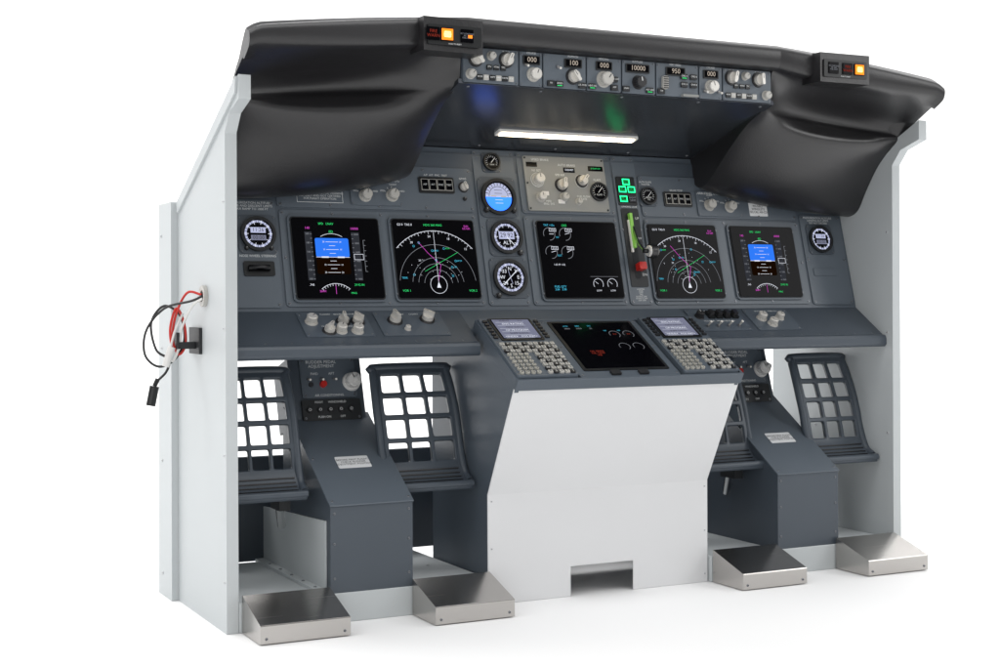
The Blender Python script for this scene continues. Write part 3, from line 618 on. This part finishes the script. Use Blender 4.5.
# ------------------------------------------------------------------ rudder housings, pedals, footrests
def housing(cx):
    x0,x1=cx-.0905,cx+.0905
    b=B(SF); b.prism([(0,.0),(.30,.0),(.30,.42),(.255,.402),(0,.236)],x0,x1,'dark_grey')
    Q=frameM((cx,0,0),(1,0,0),(0,0,1),(0,-1,0))
    for x in (-.082,.082):
        for y in (.09,.16,.222): b.screw(x,y,0,.003,M=SF.inverted()@Q)
    hs=put(b,'rudder_housing',sim,bevel=.0015)
    d=Vector((0,.255,.166)).normalized(); n=Vector((0,-d.z,d.y)); QF=frameM((cx,0,.236),(1,0,0),tuple(d),tuple(n))
    b=B(QF); b.box(-.0925,.0925,-.002,.306,.0005,.004,'plate_grey')
    for x in (-.084,.084):
        for y in (.012,.15,.29): b.screw(x,y,.004,.003)
    put(b,'cover_plate',hs,bevel=.001)
    b=B(QF); b.rr(-.036,.038,.114,.152,.003,.0042,.005,'sticker'); b.text('BEFORE FIRST FLIGHT\nCHECK RUDDER\nADJUSTMENT POSITION',.001,.133,.0075,.0053,'ink_dark'); put(b,'placard',hs)
    d=Vector((0,.30,.95)).normalized(); n=Vector((0,-d.z,d.y)); KF=frameM((cx,.235,.385),(1,0,0),tuple(d),tuple(n))
    b=B(KF); b.box(-.088,.082,.0,.150,-.10,0,'dark_grey'); b.rr(-.062,.066,.058,.148,.004,0,.004,'plate_grey'); b.rr(-.066,.070,.006,.053,.004,0,.006,'black_paint')
    b.text('RUDDER PEDAL\nADJUSTMENT',-.012,.134,.010,.0043,'ink'); b.text('FWD',-.03,.112,.008,.0043,'ink'); b.text('AFT',.01,.112,.008,.0043,'ink'); b.text('AIR CONDITIONING',.0,.063,.0072,.0043,'ink'); b.text('FOOT      WINDSHIELD',0,.047,.007,.0063,'ink')
    for x,y in ((-.055,.142),(.060,.142),(-.055,.064),(.060,.064),(-.06,.012),(.064,.012)): b.screw(x,y,.004 if y>.05 else .006,.003)
    b.cyl(-.012,.088,.004,.012,.008,.007,'red',n=20)
    b.cyl(-.040,.088,.004,.008,.006,.005,'ink_dark',n=16)
    for i in range(5): b.cyl(-.05+i*.024,.030,.006,.010,.007,.006,'knob_black',n=16)
    for i in range(5): b.text('O',-.05+i*.024,.030,.009,.0102,'ink')
    b.text('PUSH ON           OFF',0,.014,.007,.0063,'ink')
    put(b,'switch_box',hs,bevel=.001)
    knob(hs,KF,.055,.092,.017,'white',.4,.004)
    b=B(KF); b.tube([(.055,.092,.02),(.060,.092,.040)],.006,'white_plastic'); put(b,'knob_stem',hs)
    for i in range(3): toggle(hs,KF,-.045+i*.03,.100,.004,.8)
    return hs
h1=housing(-.553); h2=housing(.570)
b=B(SF); b.prism([(.02,.0605),(.43,.0605),(.43,.185),(.02,.205)],-.6485,-.6445,'light_paint'); b.prism([(.02,.0605),(.43,.0605),(.43,.067),(.02,.067)],-.668,-.6488,'light_paint')
put(b,'base_plate',sim)

def pedal(cx,base,W,side):
    HU=[(.080,.340),(.375,.625),(.660,.920)]; HV=[(.190,.360),(.395,.560),(.595,.750),(.785,.945)]
    U=[0,.03]; 
    for a,c in HU: U+=[a,a+.045,c-.045,c]
    U+=[.97,1]
    V=[0,.03,.06,.10,.15]
    for a,c in HV: V+=[a,a+.035,c-.035,c]
    V+=[.975,1]
    H=.248; zb=.262
    def prof(v):
        if v<.17:
            a=v/.17; return (base-.055+.060*a**.6, zb-.004+ H*.17*(a**1.5))
        t=(v-.17)/.83; return (base+.005+.040*t+.035*t*t, zb-.004+H*(.17+.83*t))
    bm=bmesh.new(); g={}
    for i,u in enumerate(U):
        for j,v in enumerate(V):
            y,z=prof(v); tap=1-.08*max(0,(v-.6)/.4)**2
            g[i,j]=bm.verts.new((cx+(u-.5)*W*tap,y,z))
    for i in range(len(U)-1):
        for j in range(len(V)-1):
            um,vm=(U[i]+U[i+1])/2,(V[j]+V[j+1])/2
            if any(a<um<c for a,c in HU) and any(a<vm<c for a,c in HV): continue
            f=bm.faces.new((g[i,j],g[i+1,j],g[i+1,j+1],g[i,j+1])); f.smooth=True
    for v in [v for v in bm.verts if not v.link_faces]: bm.verts.remove(v)
    me=bpy.data.meshes.new('rudder_pedal'); bm.to_mesh(me); bm.free(); me.materials.append(MATS['dark_grey'])
    o=bpy.data.objects.new('rudder_pedal',me); COL.objects.link(o); o.parent=sim; o.matrix_parent_inverse=Matrix.Translation(-sim.location)
    md=o.modifiers.new('sub','SUBSURF'); md.levels=1; md.render_levels=2
    md=o.modifiers.new('sol','SOLIDIFY'); md.thickness=.012; md.offset=-1
    b=B(); pts=[]
    for v in (.02,.1,.27,.45,.65,.85,.96):
        y,z=prof(v); tap=1-.08*max(0,(v-.6)/.4)**2; pts.append((cx-.5*W*tap,y+.006,z))
    y,z=prof(1.0); pts+= [(cx-.5*W*.86,y+.006,z)]
    pts2=[(2*cx-p[0],p[1],p[2]) for p in pts][::-1]
    b.tube(pts+pts2,.0095,'dark_grey',sub=5)
    y,z=prof(.0); b.tube([(cx-.5*W,y+.006,z),(cx+.5*W,y+.006,z)],.008,'dark_grey',sub=1)
    put(b,'pedal_rim',o)
    b=B()
    for k in range(5):
        y,z=prof(.02+.028*k); b.box(cx-W*.42,cx+W*.42,y-.0035,y-.0005,z-.0013,z+.0013,'black_rubber')
    put(b,'pedal_tread',o)
    b=B(); xe=cx+side*(W*.5+.05)
    b.tube([(cx-.05*side,base+.035,zb+.012),(xe,base+.045,zb+.0)],.009,'chrome',sub=1)
    b.box(cx+side*W*.32-.012,cx+side*W*.32+.012,base+.01,base+.07,zb-.045,zb+.03,'black_paint'); b.tube([(cx+side*W*.32,base+.05,zb-.03),(cx+side*W*.46,base+.10,zb-.09)],.009,'chrome',sub=1)
    put(b,'pedal_arm',o)
pedal(-.750,.11,.158,1); pedal(-.386,.11,.186,-1); pedal(.394,.11,.186,1); pedal(.742,.10,.172,-1)

for x0,x1 in ((-.830,-.648),(-.466,-.288),(.288,.466),(.648,.830)):
    b=B(SF); b.prism([(-.124,0.002),(-.006,.002),(-.006,.076),(-.124,.038)],x0,x1,'brushed_steel')
    Q=SF.inverted()@frameM((0,-.1242,0),(1,0,0),(0,0,1),(0,-1,0))
    for x in (x0+.012,x1-.012): b.screw(x,.012,0,.003,M=Q)
    put(b,'footrest',sim,bevel=.0018)

# ------------------------------------------------------------------ bracket + hanging cable
b=B()
b.box(-.866,-.8592,.17,.25,.545,.600,'black_paint'); b.box(-.900,-.8662,.195,.225,.556,.570,'black_paint'); b.box(-.906,-.9002,.195,.225,.556,.590,'black_paint')
put(b,'cable_hook',sim,bevel=.001)
b=B(frameM((-.8592,.145,.665),(0,-1,0),(0,0,1),(-1,0,0))); b.ring(0,0,.012,.022,0,.008,'knob_grey'); b.cyl(0,0,0,.004,.013,.013,'seam'); put(b,'cable_grommet',sim)
cab=bpy.data.objects.new('headset_cable',None); COL.objects.link(cab); cab.location=(-.885,.21,.57); cab.empty_display_size=.1
cab['label']='coiled black red and white cables hanging on side hook'; cab['category']='cable'
def cable(pts,r,m,name='cable'):
    b=B(); b.tube(pts,r,m,n=10,sub=10); return put(b,name,cab)
cable([(-.866,.145,.665),(-.885,.16,.655),(-.93,.20,.640),(-.965,.21,.595),(-.968,.21,.545),(-.94,.21,.52),(-.905,.212,.535),(-.885,.214,.575),(-.895,.21,.625),(-.93,.205,.645),(-.955,.21,.610),(-.945,.21,.555),(-.92,.205,.535),(-.925,.205,.51),(-.945,.205,.49)],.0026,'black_rubber')
cable([(-.866,.148,.668),(-.890,.17,.672),(-.905,.20,.630),(-.912,.205,.580),(-.900,.205,.545),(-.885,.205,.565),(-.888,.205,.610),(-.905,.20,.640),(-.918,.20,.60),(-.915,.20,.555)],.0026,'red_cable')
cable([(-.866,.142,.660),(-.882,.16,.645),(-.895,.195,.600),(-.900,.200,.560),(-.912,.200,.532),(-.920,.198,.545),(-.910,.198,.590),(-.892,.198,.630)],.0026,'white_plastic')
b=B(); b.tube([(-.915,.20,.560),(-.922,.20,.540),(-.928,.20,.520)],.008,'white_plastic',sub=4); put(b,'cable_connector',cab)
b=B(); b.tube([(-.943,.205,.495),(-.950,.205,.480)],.005,'black_plastic',sub=1); b.tube([(-.950,.205,.480),(-.958,.205,.440)],.010,'black_plastic',sub=1); put(b,'cable_plug',cab,bevel=.001)

# ------------------------------------------------------------------ studio floor / sweep
b=B(); P=[(-14,0),(5,0)]
for k in range(1,13):
    a=math.radians(90*k/12); P.append((5+3*math.sin(a),3-3*math.cos(a)))
P.append((8,9)); vs=[(x,y,z) for x in (-16,20) for y,z in P]; n=len(P)
mat('studio_white',(.94,.94,.94),.75)
b.add(vs,[(j,j+1,n+j+1,n+j) for j in range(n-1)],'studio_white',smooth=True)
fl=put(b,'ground'); fl['kind']='structure'

# ------------------------------------------------------------------ light
w=bpy.data.worlds.new('World'); sc.world=w; w.use_nodes=True
w.node_tree.nodes['Background'].inputs[0].default_value=(1,1,1,1); w.node_tree.nodes['Background'].inputs[1].default_value=.48
def area(name,loc,target,sx,sy,power,col=(1,1,1)):
    l=bpy.data.lights.new(name,'AREA'); l.shape='RECTANGLE'; l.size=sx; l.size_y=sy; l.energy=power; l.color=col
    o=bpy.data.objects.new(name,l); COL.objects.link(o); o.location=loc
    o.rotation_euler=(Vector(target)-Vector(loc)).to_track_quat('-Z','Y').to_euler()
area('softbox',(-.5,-1.0,3.8),(0,.2,.2),4.5,2.5,72)
area('softbox',(-3.6,-3.2,1.2),(0,0,.8),1.4,1.8,20)
area('softbox',(3.6,-3.4,2.4),(0,0,.7),1.4,2.0,34)
for x in (-4,2,8): area('backdrop_lamp',(x,3.2,5.5),(x+1,6.5,.5),5,2,260)
area('backdrop_lamp',(4.5,.5,4.5),(4.5,1.0,0),4,4,110)
area('backdrop_lamp',(-5,.5,4.5),(-5,1.0,0),4,4,80)

# ------------------------------------------------------------------ camera
cam=bpy.data.cameras.new('camera'); co=bpy.data.objects.new('camera',cam); COL.objects.link(co); sc.camera=co
cam.sensor_width=36; cam.lens=1461.2*36/1000; cam.shift_y=-.0313; cam.clip_end=200; cam.clip_start=.05
co.matrix_world=Matrix.Translation((-1.6675,-2.8,.6497))@Matrix.Rotation(-math.radians(26.748),4,'Z')@Matrix.Rotation(math.radians(90),4,'X')@Matrix.Rotation(math.radians(-.266),4,'Z')
sc.view_settings.view_transform='Standard'; sc.view_settings.look='None'; sc.view_settings.exposure=0
